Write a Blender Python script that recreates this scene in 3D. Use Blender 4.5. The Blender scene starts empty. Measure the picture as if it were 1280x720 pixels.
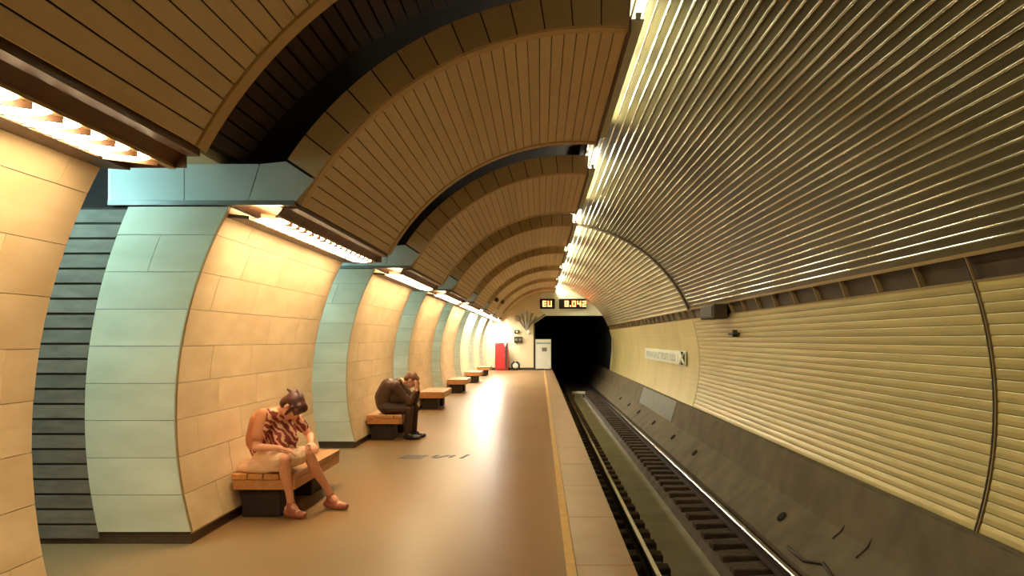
import bpy, math, random
from math import sin, cos, pi, radians as rad, sqrt, asin
from mathutils import Vector, Matrix
random.seed(7)
S = bpy.context.scene
COL = S.collection

# ------------------------------------------------------------------ camera, world, exposure
H = 1.62                                   # eye height above the platform (m)
cam = bpy.data.cameras.new('camera')
cam.lens, cam.sensor_width = 27.0, 36.0
cam.shift_x, cam.shift_y = (640 - 675) / 1280, (424 - 360) / 1280
cam.clip_start, cam.clip_end = 0.05, 300
camo = bpy.data.objects.new('camera', cam)
camo.location = (0, 0, H); camo.rotation_euler = (pi / 2, 0, 0)
COL.objects.link(camo); S.camera = camo
W = bpy.data.worlds.new('world'); S.world = W; W.use_nodes = True
W.node_tree.nodes['Background'].inputs[0].default_value = (1.0, 0.8, 0.55, 1)
W.node_tree.nodes['Background'].inputs[1].default_value = 0.02
S.view_settings.view_transform = 'Standard'
S.view_settings.look = 'None'
S.view_settings.gamma = 1
S.view_settings.use_curve_mapping = False
S.view_settings.exposure = 1.6

# light levels (watts per lamp strip) and colours
E_CORNICE, C_CORNICE = 31.0, (1.0, 0.75, 0.43)
P_COVE, C_COVE = 9.0, (1.0, 0.94, 0.62)
P_PASS, C_PASS = 3.0, (0.62, 1.0, 0.98)
P_HALL, C_HALL = 55.0, (0.85, 1.0, 0.92)

# ------------------------------------------------------------------ geometry constants
CX, CZ, R = 0.473, 1.025, 3.35             # circular lining of the platform tunnel
BZ, RB, RO = 1.395, 2.70, 2.95             # hung canopy arc: centre height, inner and outer radius
PY0, PER, PLEN = 6.05, 5.35, 3.65          # first full pylon, spacing, pylon length
EDGE = 0.674                               # platform edge
YB, YE = -5.0, 40.5                        # ends of the station that are built


def wall_x(z, r=R, side=-1):
    return CX + side * sqrt(max(r * r - (z - CZ) ** 2, 0))


# ------------------------------------------------------------------ materials
def srgb(r, g, b):
    f = lambda c: (c / 255 / 12.92) if c <= 10 else ((c / 255 + 0.055) / 1.055) ** 2.4
    return (f(r), f(g), f(b), 1)


def mat(name, c1, c2=None, rough=0.6, metal=0.0, scale=4.0, stretch=(1, 1, 1), bump=0.0, bscale=40.0,
        rnd=0.0, emit=None, estr=0.0, detail=6.0, rough2=None, spec=None):
    m = bpy.data.materials.new(name); m.use_nodes = True
    nt = m.node_tree; N = nt.nodes; L = nt.links
    p = N['Principled BSDF']
    p.inputs['Roughness'].default_value = rough
    p.inputs['Metallic'].default_value = metal
    p.inputs['Base Color'].default_value = c1
    if spec is not None:
        p.inputs['Specular IOR Level'].default_value = spec
    tc = N.new('ShaderNodeTexCoord'); mp = N.new('ShaderNodeMapping')
    mp.inputs['Scale'].default_value = stretch
    L.new(tc.outputs['Object'], mp.inputs[0])
    vec = mp.outputs[0]
    if rnd:
        oi = N.new('ShaderNodeObjectInfo')
        va = N.new('ShaderNodeVectorMath'); va.operation = 'ADD'
        sc = N.new('ShaderNodeVectorMath'); sc.operation = 'SCALE'; sc.inputs['Scale'].default_value = 37.0
        cb = N.new('ShaderNodeCombineXYZ')
        for k in range(3): L.new(oi.outputs['Random'], cb.inputs[k])
        L.new(cb.outputs[0], sc.inputs[0]); L.new(vec, va.inputs[0]); L.new(sc.outputs[0], va.inputs[1])
        vec = va.outputs[0]
    col = None
    if c2 is not None:
        nz = N.new('ShaderNodeTexNoise'); nz.inputs['Scale'].default_value = scale
        nz.inputs['Detail'].default_value = detail; L.new(vec, nz.inputs['Vector'])
        rp = N.new('ShaderNodeValToRGB'); rp.color_ramp.elements[0].position = 0.32; rp.color_ramp.elements[1].position = 0.68
        rp.color_ramp.elements[0].color = c1; rp.color_ramp.elements[1].color = c2
        L.new(nz.outputs['Fac'], rp.inputs[0]); col = rp.outputs[0]
        if rough2 is not None:
            mr = N.new('ShaderNodeMapRange'); mr.inputs['To Min'].default_value = rough; mr.inputs['To Max'].default_value = rough2
            mr.inputs['From Min'].default_value = 0.3; mr.inputs['From Max'].default_value = 0.7
            L.new(nz.outputs['Fac'], mr.inputs['Value']); L.new(mr.outputs[0], p.inputs['Roughness'])
    if rnd:
        hs = N.new('ShaderNodeHueSaturation')
        m2 = N.new('ShaderNodeMapRange'); m2.inputs['To Min'].default_value = 1 - rnd; m2.inputs['To Max'].default_value = 1 + rnd
        L.new(oi.outputs['Random'], m2.inputs['Value']); L.new(m2.outputs[0], hs.inputs['Value'])
        if col is not None: L.new(col, hs.inputs['Color'])
        else: hs.inputs['Color'].default_value = c1
        col = hs.outputs[0]
    if col is not None: L.new(col, p.inputs['Base Color'])
    if bump:
        n2 = N.new('ShaderNodeTexNoise'); n2.inputs['Scale'].default_value = bscale; n2.inputs['Detail'].default_value = 4
        L.new(vec, n2.inputs['Vector'])
        b = N.new('ShaderNodeBump'); b.inputs['Strength'].default_value = bump; b.inputs['Distance'].default_value = 0.01
        L.new(n2.outputs['Fac'], b.inputs['Height']); L.new(b.outputs[0], p.inputs['Normal'])
    if emit is not None:
        p.inputs['Emission Color'].default_value = emit
        p.inputs['Emission Strength'].default_value = estr
    return m


M = {}
M['stone'] = mat('cream_stone', srgb(206, 180, 140), srgb(222, 200, 164), rough=0.38, scale=2.2, stretch=(1, 1, 2.5), bump=0.05, bscale=14, rnd=0.05)
M['stone_end'] = mat('cool_lit_stone', srgb(196, 190, 160), srgb(212, 206, 178), rough=0.42, scale=2.2, stretch=(1, 1, 2.5), bump=0.05, bscale=14, rnd=0.05)  # same pylon stone, cool passage light tinted into its colour
M['course'] = mat('grey_stone_course', srgb(104, 93, 78), srgb(126, 113, 96), rough=0.6, scale=5, stretch=(1, 1, 3), bump=0.2, bscale=30, rnd=0.12)
M['mortar'] = mat('dark_mortar', srgb(54, 46, 36), srgb(66, 56, 44), rough=0.9)
M['base'] = mat('dark_granite_base', srgb(70, 54, 40), srgb(86, 68, 50), rough=0.35, scale=30)
M['trimline'] = mat('pale_metal_strip', srgb(190, 170, 130), rough=0.4, metal=0.6)
M['floor'] = mat('polished_granite_floor', srgb(143, 112, 77), srgb(150, 118, 82), rough=0.33, scale=.4, detail=1, spec=0.06)
M['edge'] = mat('platform_edge_granite', srgb(146, 112, 76), srgb(158, 122, 84), rough=0.30, scale=3, rnd=0.04)
M['yellow'] = mat('worn_yellow_paint', srgb(214, 176, 104), srgb(196, 158, 92), rough=0.5, scale=9)
M['slat'] = mat('brown_ceiling_slat', srgb(200, 180, 142), srgb(208, 188, 150), rough=0.5, scale=3, stretch=(8, 1, 8), bump=0.02, rnd=0.05)
M['frame'] = mat('brown_canopy_frame', srgb(196, 168, 122), srgb(188, 160, 114), rough=0.5, scale=3)
M['rib'] = mat('rib_block_panel', srgb(188, 160, 116), srgb(198, 170, 126), rough=0.5, scale=3, rnd=0.06)
M['beam'] = mat('pale_beam_panel', srgb(190, 200, 190), srgb(200, 208, 198), rough=0.45, scale=3, rnd=0.03)
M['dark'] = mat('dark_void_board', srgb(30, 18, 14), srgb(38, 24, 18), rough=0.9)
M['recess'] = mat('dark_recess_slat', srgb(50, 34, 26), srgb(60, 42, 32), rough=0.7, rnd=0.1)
M['cornice'] = mat('dark_brown_cornice', srgb(84, 56, 34), srgb(98, 66, 40), rough=0.5, scale=5)
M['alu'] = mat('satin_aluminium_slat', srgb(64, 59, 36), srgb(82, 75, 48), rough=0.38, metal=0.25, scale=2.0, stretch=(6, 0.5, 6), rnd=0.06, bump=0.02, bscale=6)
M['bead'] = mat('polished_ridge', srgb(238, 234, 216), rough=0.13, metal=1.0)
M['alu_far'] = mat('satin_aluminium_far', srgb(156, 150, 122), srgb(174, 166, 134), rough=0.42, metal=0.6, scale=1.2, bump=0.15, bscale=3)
M['wallslat'] = mat('yellowish_wall_slat', srgb(172, 160, 108), srgb(186, 174, 120), rough=0.34, metal=0.25, scale=1.4, stretch=(4, 0.7, 4), rnd=0.06, bump=0.02, bscale=6)
M['wallpanel'] = mat('yellow_wall_panel', srgb(184, 172, 116), srgb(198, 186, 130), rough=0.45, metal=0.2, scale=0.8, rnd=0.04)
M['conc'] = mat('grey_concrete', srgb(86, 76, 58), srgb(108, 96, 74), rough=0.8, scale=2.2, bump=0.25, bscale=20)
M['conc_dark'] = mat('sooty_concrete', srgb(84, 78, 68), srgb(108, 102, 90), rough=0.85, scale=2.5, bump=0.3, bscale=25)
M['channel'] = mat('grey_channel_concrete', srgb(150, 148, 138), srgb(168, 166, 154), rough=0.7, scale=1.8, bump=0.15, bscale=15)
M['bluepanel'] = mat('blue_grey_panel', srgb(112, 118, 112), srgb(126, 130, 122), rough=0.6, scale=4)
M['sleeper'] = mat('tarred_sleeper', srgb(54, 44, 34), srgb(84, 68, 52), rough=0.8, scale=6, bump=0.4, bscale=30, rnd=0.25)
M['rail'] = mat('rail_steel', srgb(200, 196, 186), srgb(214, 210, 200), rough=0.22, metal=1.0, scale=3, stretch=(1, .1, 1))
M['railside'] = mat('rusty_rail_side', srgb(46, 34, 28), srgb(58, 42, 32), rough=0.8, scale=6)
M['band'] = mat('dark_brown_band_panel', srgb(52, 40, 22), srgb(62, 48, 28), rough=0.55, scale=3)
M['bandedge'] = mat('light_band_edge', srgb(150, 126, 84), rough=0.45, metal=0.3)
M['wood'] = mat('bench_wood', srgb(186, 126, 72), srgb(204, 146, 88), rough=0.4, scale=3, stretch=(8, 1, 8), rnd=0.06)
M['benchleg'] = mat('bench_dark_base', srgb(40, 28, 22), srgb(52, 36, 28), rough=0.7)
M['white'] = mat('white_enamel', srgb(226, 228, 214), srgb(216, 220, 206), rough=0.45, scale=2)
M['cream'] = mat('cream_plaster', srgb(222, 214, 178), srgb(214, 204, 166), rough=0.7, scale=2)
M['red'] = mat('red_enamel', srgb(196, 32, 34), srgb(184, 28, 30), rough=0.4)
M['black'] = mat('matt_black', srgb(14, 12, 12), rough=0.9)
M['iron'] = mat('dark_iron', srgb(60, 54, 46), srgb(72, 64, 54), rough=0.6, metal=0.5)
M['greymetal'] = mat('grey_metal', srgb(120, 118, 110), srgb(134, 132, 122), rough=0.45, metal=0.5)
M['lamp'] = mat('warm_lamp_glass', (1, .9, .75, 1), rough=0.3, emit=C_CORNICE + (1,), estr=E_CORNICE)
M['lamp_mid'] = mat('bright_lamp_glass', (1, .9, .75, 1), rough=0.3, emit=(1, .80, .52, 1), estr=E_CORNICE * 1.5)
M['lamp_hot'] = mat('white_lamp_glass', (1, .95, .85, 1), rough=0.3, emit=(1, .95, .80, 1), estr=E_CORNICE * 3.0)
M['tube'] = mat('cove_tube_glass', (1, 1, .9, 1), rough=0.3, emit=(1.0, 0.95, 0.72, 1), estr=13.0)
M['cool'] = mat('cool_tube_glass', (1, 1, 1, 1), rough=0.3, emit=(0.42, 0.88, 1.0, 1), estr=38.0)
M['led'] = mat('orange_led', srgb(255, 150, 60), rough=0.5, emit=(1.0, 0.36, 0.10, 1), estr=1.7)
M['text'] = mat('grey_lettering', srgb(150, 170, 160), rough=0.6)
M['skin'] = mat('skin', srgb(222, 158, 126), srgb(230, 168, 136), rough=0.5, scale=8)
M['hair_w'] = mat('dark_auburn_hair', srgb(74, 36, 30), srgb(96, 50, 40), rough=0.45, scale=9, stretch=(1, 1, 4), bump=0.4, bscale=60)
M['hair_m'] = mat('light_brown_hair', srgb(92, 58, 42), srgb(150, 106, 78), rough=0.5, scale=14, bump=0.4, bscale=70)
M['skirt'] = mat('beige_pink_cotton', srgb(232, 192, 156), srgb(240, 206, 172), rough=0.8, scale=3, bump=0.3, bscale=9)
M['shoe_w'] = mat('pink_brown_leather', srgb(164, 92, 74), srgb(186, 116, 94), rough=0.4, scale=8)
M['jacket'] = mat('dark_brown_jacket', srgb(70, 46, 32), srgb(88, 60, 42), rough=0.42, scale=4, bump=0.5, bscale=9)
M['trousers'] = mat('dark_trousers', srgb(58, 36, 26), srgb(72, 46, 34), rough=0.6, scale=4, bump=0.4, bscale=10)
M['shoe_m'] = mat('black_leather', srgb(30, 20, 16), srgb(38, 26, 20), rough=0.3, scale=8)
M['eye'] = mat('eye_dark', srgb(30, 20, 18), rough=0.2)
M['sleeve'] = mat('peach_cotton', srgb(208, 142, 102), srgb(200, 130, 92), rough=0.8, scale=5, bump=0.3, bscale=9)


def print_fabric():
    m = mat('plum_print_fabric', srgb(132, 52, 46), rough=0.8)
    nt = m.node_tree; N = nt.nodes; L = nt.links; p = N['Principled BSDF']
    tc = N.new('ShaderNodeTexCoord'); mp = N.new('ShaderNodeMapping')
    mp.inputs['Rotation'].default_value = (0.5, 0.6, 0.2); mp.inputs['Scale'].default_value = (1, 1, 1)
    wv = N.new('ShaderNodeTexWave'); wv.inputs['Scale'].default_value = 7; wv.inputs['Distortion'].default_value = 7
    wv.inputs['Detail'].default_value = 2; wv.inputs['Detail Scale'].default_value = 1.5
    rp = N.new('ShaderNodeValToRGB'); rp.color_ramp.elements[0].position = 0.62; rp.color_ramp.elements[1].position = 0.8
    rp.color_ramp.elements[0].color = srgb(140, 56, 48); rp.color_ramp.elements[1].color = srgb(228, 178, 146)
    L.new(tc.outputs['Object'], mp.inputs[0]); L.new(mp.outputs[0], wv.inputs['Vector'])
    L.new(wv.outputs['Fac'], rp.inputs[0]); L.new(rp.outputs[0], p.inputs['Base Color'])
    return m


M['print'] = print_fabric()


# ------------------------------------------------------------------ mesh helpers
class MB:
    def __init__(s): s.v = []; s.f = []; s.mi = []

    def add(s, vs, fs, mi=0):
        n = len(s.v); s.v += [tuple(x) for x in vs]; s.f += [tuple(i + n for i in f) for f in fs]; s.mi += [mi] * len(fs); return s

    def box(s, x0, x1, y0, y1, z0, z1, mi=0):
        return s.add([(x0, y0, z0), (x1, y0, z0), (x1, y1, z0), (x0, y1, z0), (x0, y0, z1), (x1, y0, z1), (x1, y1, z1), (x0, y1, z1)],
                     [(0, 3, 2, 1), (4, 5, 6, 7), (0, 1, 5, 4), (1, 2, 6, 5), (2, 3, 7, 6), (3, 0, 4, 7)], mi)

    def cbox(s, x0, x1, y0, y1, z0, z1, b=0.01, mi=0):
        # box with chamfered vertical and horizontal edges
        vs = []; 
        for sx, x in ((-1, x0), (1, x1)):
            for sy, y in ((-1, y0), (1, y1)):
                for sz, z in ((-1, z0), (1, z1)):
                    vs += [(x, y - sy * b, z - sz * b), (x - sx * b, y, z - sz * b), (x - sx * b, y - sy * b, z)]
        i = lambda a, c, d, k: ((a * 2 + c) * 2 + d) * 3 + k
        fs = []
        for a in (0, 1):
            q = [i(a, 0, 0, 0), i(a, 1, 0, 0), i(a, 1, 1, 0), i(a, 0, 1, 0)]; fs.append(q if a else q[::-1])
            q = [i(0, a, 0, 1), i(0, a, 1, 1), i(1, a, 1, 1), i(1, a, 0, 1)]; fs.append(q if a else q[::-1])
            q = [i(0, 0, a, 2), i(1, 0, a, 2), i(1, 1, a, 2), i(0, 1, a, 2)]; fs.append(q if a else q[::-1])
        for a in (0, 1):
            for c in (0, 1):
                fs.append((i(a, c, 0, 0), i(a, c, 1, 0), i(a, c, 1, 1), i(a, c, 0, 1)))
                fs.append((i(a, 0, c, 0), i(a, 1, c, 0), i(a, 1, c, 2), i(a, 0, c, 2)))
                fs.append((i(0, a, c, 1), i(1, a, c, 1), i(1, a, c, 2), i(0, a, c, 2)))
                for d in (0, 1): fs.append((i(a, c, d, 0), i(a, c, d, 1), i(a, c, d, 2)))
        return s.add(vs, fs, mi)

    def prism(s, prof, y0, y1, mi=0, caps=True):
        n = len(prof)
        vs = [(x, y0, z) for x, z in prof] + [(x, y1, z) for x, z in prof]
        fs = [(i, (i + 1) % n, (i + 1) % n + n, i + n) for i in range(n)]
        if caps: fs += [tuple(range(n))[::-1], tuple(range(n, 2 * n))]
        return s.add(vs, fs, mi)

    def arc(s, cx, cz, r0, r1, a0, a1, y0, y1, n=24, mi=0):
        # solid ring sector (degrees) extruded along y
        vs = []; fs = []
        for k in range(n + 1):
            a = rad(a0 + (a1 - a0) * k / n); c, d = cos(a), sin(a)
            for r in (r0, r1):
                for y in (y0, y1): vs.append((cx + r * c, y, cz + r * d))
        for k in range(n):
            i = 4 * k; j = i + 4
            fs += [(i, i + 1, j + 1, j), (i + 2, j + 2, j + 3, i + 3), (i, j, j + 2, i + 2), (i + 1, i + 3, j + 3, j + 1)]
        fs += [(0, 2, 3, 1), (4 * n, 4 * n + 1, 4 * n + 3, 4 * n + 2)]
        return s.add(vs, fs, mi)

    def tube(s, pts, r, n=8, mi=0, caps=True):
        pts = [Vector(p) for p in pts]; rs = r if isinstance(r, (list, tuple)) else [r] * len(pts)
        vs = []; fs = []
        ref = Vector((0, 0, 1))
        for k, p in enumerate(pts):
            d = (pts[min(k + 1, len(pts) - 1)] - pts[max(k - 1, 0)]).normalized()
            if abs(d.dot(ref)) > 0.95: ref = Vector((1, 0, 0))
            u = d.cross(ref).normalized(); w = d.cross(u)
            for q in range(n):
                a = 2 * pi * q / n; vs.append(p + (u * cos(a) + w * sin(a)) * rs[k])
        for k in range(len(pts) - 1):
            for q in range(n):
                fs.append((k * n + q, k * n + (q + 1) % n, (k + 1) * n + (q + 1) % n, (k + 1) * n + q))
        if caps: fs += [tuple(range(n))[::-1], tuple(range((len(pts) - 1) * n, len(pts) * n))]
        return s.add(vs, fs, mi)

    def ell(s, c, rx, ry, rz, rot=None, nu=12, nv=8, mi=0):
        c = Vector(c); vs = []; fs = []
        rot = rot or Matrix.Identity(3)
        vs.append(c + rot @ Vector((0, 0, rz)))
        for i in range(1, nv):
            t = pi * i / nv
            for j in range(nu):
                a = 2 * pi * j / nu
                vs.append(c + rot @ Vector((rx * sin(t) * cos(a), ry * sin(t) * sin(a), rz * cos(t))))
        vs.append(c + rot @ Vector((0, 0, -rz)))
        for j in range(nu): fs.append((0, 1 + j, 1 + (j + 1) % nu))
        for i in range(nv - 2):
            for j in range(nu):
                a = 1 + i * nu; fs.append((a + j, a + nu + j, a + nu + (j + 1) % nu, a + (j + 1) % nu))
        a = 1 + (nv - 2) * nu
        for j in range(nu): fs.append((a + j, len(vs) - 1, a + (j + 1) % nu))
        return s.add(vs, fs, mi)

    def cap(s, p0, r0, p1, r1, n=10):
        # tapered capsule
        p0 = Vector(p0); p1 = Vector(p1); d = p1 - p0; L = d.length
        if L < 1e-6: return s.ell(p0, r0, r0, r0)
        q = d.to_track_quat('Z', 'Y').to_matrix(); vs = []; fs = []; rings = []
        for t in (-80, -50, -25, 0): rings.append((r0 * sin(rad(t)), r0 * cos(rad(t))))
        for t in (0, 25, 50, 80): rings.append((L + r1 * sin(rad(t)), r1 * cos(rad(t))))
        for z, rr in rings:
            for k in range(n):
                a = 2 * pi * k / n; vs.append(p0 + q @ Vector((rr * cos(a), rr * sin(a), z)))
        for i in range(len(rings) - 1):
            for k in range(n):
                fs.append((i * n + k, i * n + (k + 1) % n, (i + 1) * n + (k + 1) % n, (i + 1) * n + k))
        fs += [tuple(range(n))[::-1], tuple(range((len(rings) - 1) * n, len(rings) * n))]
        return s.add(vs, fs)

    def chain(s, pts):
        for a, b in zip(pts[:-1], pts[1:]): s.cap(a[0], a[1], b[0], b[1])
        return s

    def mesh(s, name, mats, origin=(0, 0, 0), smooth=False):
        ox, oy, oz = origin
        me = bpy.data.meshes.new(name)
        me.from_pydata([(x - ox, y - oy, z - oz) for x, y, z in s.v], [], s.f)
        for m in (mats if isinstance(mats, (list, tuple)) else [mats]): me.materials.append(M[m])
        if isinstance(mats, (list, tuple)) and len(mats) > 1: me.polygons.foreach_set('material_index', s.mi)
        if smooth: me.polygons.foreach_set('use_smooth', [True] * len(me.polygons))
        import bmesh
        bm = bmesh.new(); bm.from_mesh(me); bmesh.ops.recalc_face_normals(bm, faces=bm.faces); bm.to_mesh(me); bm.free()
        me.update()
        return me

    def obj(s, name, mats, parent=None, origin=None, smooth=False):
        if parent is not None:
            o0 = tuple(parent.get('_o', (0, 0, 0))) if origin is None else origin
        else:
            o0 = origin or (0, 0, 0)
        o = link(name, s.mesh(name, mats, o0, smooth), parent)
        if parent is None: o.location = o0
        return o


ORG = {}


def link(name, data, parent=None):
    o = bpy.data.objects.new(name, data); COL.objects.link(o)
    if parent is not None: o.parent = parent
    return o


def thing(name, label, cat, loc, group=None):
    o = bpy.data.objects.new(name, None); COL.objects.link(o); o.location = loc
    o.empty_display_size = 0.2
    ORG[o.name] = tuple(loc)
    return tag(o, label, cat, group)


def tag(o, label=None, cat=None, group=None, kind=None):
    if label: o['label'] = label
    if cat: o['category'] = cat
    if group: o['group'] = group
    if kind: o['kind'] = kind
    return o


def part(mb, name, mats, parent, smooth=False, sub=False):
    # mesh given in world coordinates, stored relative to its thing
    top = parent
    while top.parent is not None: top = top.parent
    return link(name, mb.mesh(name, mats, ORG.get(top.name, tuple(top.location)), smooth), parent)


def copy_tree(o, parent=None):
    c = o.copy(); COL.objects.link(c)
    if parent is not None: c.parent = parent
    for ch in o.children: copy_tree(ch, c)
    return c


def area(name, loc, sx, sy, power, color, rot=(0, 0, 0), spread=180):
    l = bpy.data.lights.new(name, 'AREA'); l.shape = 'RECTANGLE'; l.size = sx; l.size_y = sy
    l.energy = power; l.color = color; l.spread = rad(spread)
    o = bpy.data.objects.new(name, l); COL.objects.link(o); o.location = loc; o.rotation_euler = rot
    return o


ORD = ['nearest', 'second', 'third', 'fourth', 'fifth', 'sixth', 'seventh', 'added eighth']

# ================================================================== FLOOR, TRACK BED
tag(MB().box(-11.6, EDGE - 0.42, YB, YE, -0.25, 0).obj('floor', 'floor'), 'polished brown granite platform floor', None, None, 'structure')
pe = MB().box(EDGE - 0.06, EDGE - 0.05, YB, YE + 14, -1.25, -0.10).obj('platform_edge', 'conc_dark')
tag(pe, 'brown stone edging along the platform above the track', None, None, 'structure')
y = YB
while y < YE + 14:                        # edging slabs, one by one
    part(MB().cbox(EDGE - 0.418, EDGE, y + .002, y + 1.498, -0.10, 0.0, 0.004), 'edging_slab', 'edge', pe); y += 1.5
part(MB().box(EDGE - 0.42, EDGE - 0.06, YB, YE + 14, -0.25, -0.10), 'edging_bed', 'conc_dark', pe)
tag(MB().box(.185, .254, YB, YE, -0.003, 0.0025).obj('yellow_line', 'yellow', origin=(.22, 0, 0)), 'worn yellow safety line along the platform edge', 'floor line')

YT = YE + 14
tb = MB().prism([(EDGE - .06, -1.25), (1.55, -1.22), (1.60, -1.36), (2.28, -1.36), (2.33, -1.245), (3.0, -1.20), (3.0, -1.6), (EDGE - .06, -1.6)], YB, YT, 0)
track = tag(tb.obj('track_bed', 'conc_dark'), 'sooty concrete track bed between the rails', None, None, 'structure')
part(MB().box(1.61, 2.27, YB, YT, -1.365, -1.352), 'drainage_channel', 'channel', track)
y = 7.1; sl_me = MB().cbox(-.32, .32, -.12, .12, -.05, .05, .012).mesh('sleeper', 'sleeper')
n = 0
while y < YE:
    for x, z, side in ((1.26, -1.197, 'platform'), (2.66, -1.203, 'slatted wall')):
        o = link('sleeper', sl_me); o.location = (x, y, z)
        o.rotation_euler = (0, 0, random.uniform(-.02, .02))
        tag(o, 'dark tarred half sleeper under the rail on the %s side' % side, 'sleeper', 'half sleepers on the %s side' % side)
    y += .57
for x, lab in ((1.31, 'worn steel running rail on the platform side of the track'), (2.82, 'bright steel running rail on the slatted wall side of the track')):
    r = thing('rail', lab, 'rail', (x, 0, -1.14))
    part(MB().prism([(x - .06, -1.14), (x + .06, -1.14), (x + .06, -1.125), (x + .012, -1.105), (x + .012, -1.02), (x - .012, -1.02), (x - .012, -1.105), (x - .06, -1.125)], YB, YT), 'rail_web', 'railside', r)
    part(MB().prism([(x - .036, -1.02), (x + .036, -1.02), (x + .036, -.992), (x + .026, -.98), (x - .026, -.98), (x - .036, -.992)], YB, YT), 'rail_head', 'rail', r)

# concrete plinth under the slatted wall
pl = MB().prism([(3.0, -1.6), (3.0, -1.02), (3.45, -.57), (3.60, -.02), (3.60, .0), (3.85, .0), (3.85, -1.6)], YB, YT)
plinth = tag(pl.obj('wall_right_plinth', 'conc'), 'grey concrete plinth below the slatted wall', None, None, 'structure')
nrm = Vector((-.43, 0, .45)).normalized()
for yy in (10.3, 16.1, 18.7, 21.9, 25.2, 27.9, 30.9):       # drain sockets on the slope
    c = Vector((3.25, yy, -.77))
    b = MB(); b.tube([c - nrm * .02, c + nrm * .035], .075, 12)
    dh = part(b, 'drain_socket', 'iron', plinth, True)
    part(MB().tube([c + nrm * .03, c + nrm * .037], .062, 12), 'drain_mouth', 'black', dh)
part(MB().prism([(3.44, -.56), (3.585, -.03), (3.60, -.03), (3.46, -.57)], 20.2, 26.6), 'cover_plate', 'bluepanel', plinth)
for yy, z0, z1 in ((8.75, -.66, -.46), (8.05, -.68, -.44)):
    b = MB(); b.tube([(3.50, yy, z1), (3.43, yy + .01, -.57), (3.43 + (z0 + .57), yy + .03, z0)], .010, 6)
    part(b, 'cable_bracket', 'iron', plinth)
cb = MB().tube([(3.06, 7.4, -.93), (3.08, 8.0, -.91), (3.13, 8.5, -.86), (3.05, 8.9, -.945), (3.06, 9.5, -.945)], .02, 6)
tag(cb.obj('loose_cable', 'iron', origin=(3.06, 8.4, -.95), smooth=True), 'dark loose cable lying beside the right rail', 'cable')

# ================================================================== RIGHT WALL: slats, band, joint
wr = MB().arc(CX, CZ, R + .014, R + .06, -18.2, 19.0, YB, YE, 18)
wall_r = tag(wr.obj('wall_right', 'mortar'), 'dark backing of the yellowish slatted track wall', None, None, 'structure')
NS = 23; A0, A1 = -17.8, 18.7; PA = (A1 - A0) / NS; wv = rad(PA) * R
JY = 6.45
for (ya, yb) in ((YB, JY - .04), (JY + .04, 18.4)):
    hw = wv / 2 - .002
    pr = [(R + .013, -hw), (R + .013, hw), (R + .003, hw), (R, hw - .006), (R - .002, 0), (R, -hw + .006), (R + .003, -hw)]
    me = MB().prism(pr, 0, yb - ya).mesh('wall_slat', 'wallslat')
    for i in range(NS):
        o = link('wall_slat', me, wall_r); a = A0 + PA * (i + .5)
        o.location = (CX, ya, CZ); o.rotation_euler = (0, -rad(a), 0)
y = 18.44
while y < YE - .1:
    yb = min(y + 2.2, YE)
    part(MB().arc(CX, CZ, R, R + .013, A0, A1, y + .006, yb - .006, 14), 'wall_panel', 'wallpanel', wall_r, False); y += 2.2
tj = tag(MB().arc(CX, CZ, R - .004, R + .02, -17.8, 22.9, JY - .014, JY + .022, 20).obj('trim_1', 'black'), 'dark curved joint strip across the slatted wall', None, None, 'structure')
part(MB().arc(CX, CZ, R - .012, R + .01, -17.8, 22.9, JY - .026, JY - .012, 20), 'joint_edge', 'bandedge', tj)
# band between wall and vault
bd = MB().arc(CX, CZ, R + .05, R + .09, 18.2, 23.4, YB, YE, 3)
band = tag(bd.obj('trim_2', 'band'), 'dark panelled band between the slatted wall and the vault', None, None, 'structure')
part(MB().arc(CX, CZ, R - .012, R + .06, 22.55, 23.1, YB, YE, 1), 'band_rail', 'bandedge', band)
part(MB().arc(CX, CZ, R - .004, R + .06, 18.65, 18.95, YB, YE, 1), 'band_rail', 'bandedge', band)
y = JY - .9 * 9
while y < YE:
    if y > YB + .2 and abs(y - JY) > .1:
        part(MB().arc(CX, CZ, R - .006, R + .06, 18.9, 22.6, y - .012, y + .012, 2), 'band_divider', 'bandedge', band)
    y += .9
lb = thing('speaker_box', 'brown box mounted on the dark band of the right wall', 'speaker', (3.55, 15.3, 2.02))
b = MB().cbox(3.32, 3.60, 14.7, 15.9, 2.02, 2.30, .02); part(b, 'box_body', 'band', lb)
part(MB().cbox(3.30, 3.325, 14.78, 15.82, 2.06, 2.26, .004), 'speaker_grille', 'iron', lb)
wb = thing('wall_bracket', 'small dark bracket on the right wall below the brown box', 'bracket', (3.72, 14.6, 1.72))
part(MB().cbox(3.62, 3.76, 14.4, 14.8, 1.70, 1.74, .005), 'bracket_arm', 'iron', wb)
part(MB().cbox(3.66, 3.76, 14.55, 14.65, 1.66, 1.80, .005), 'bracket_plate', 'iron', wb)

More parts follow.
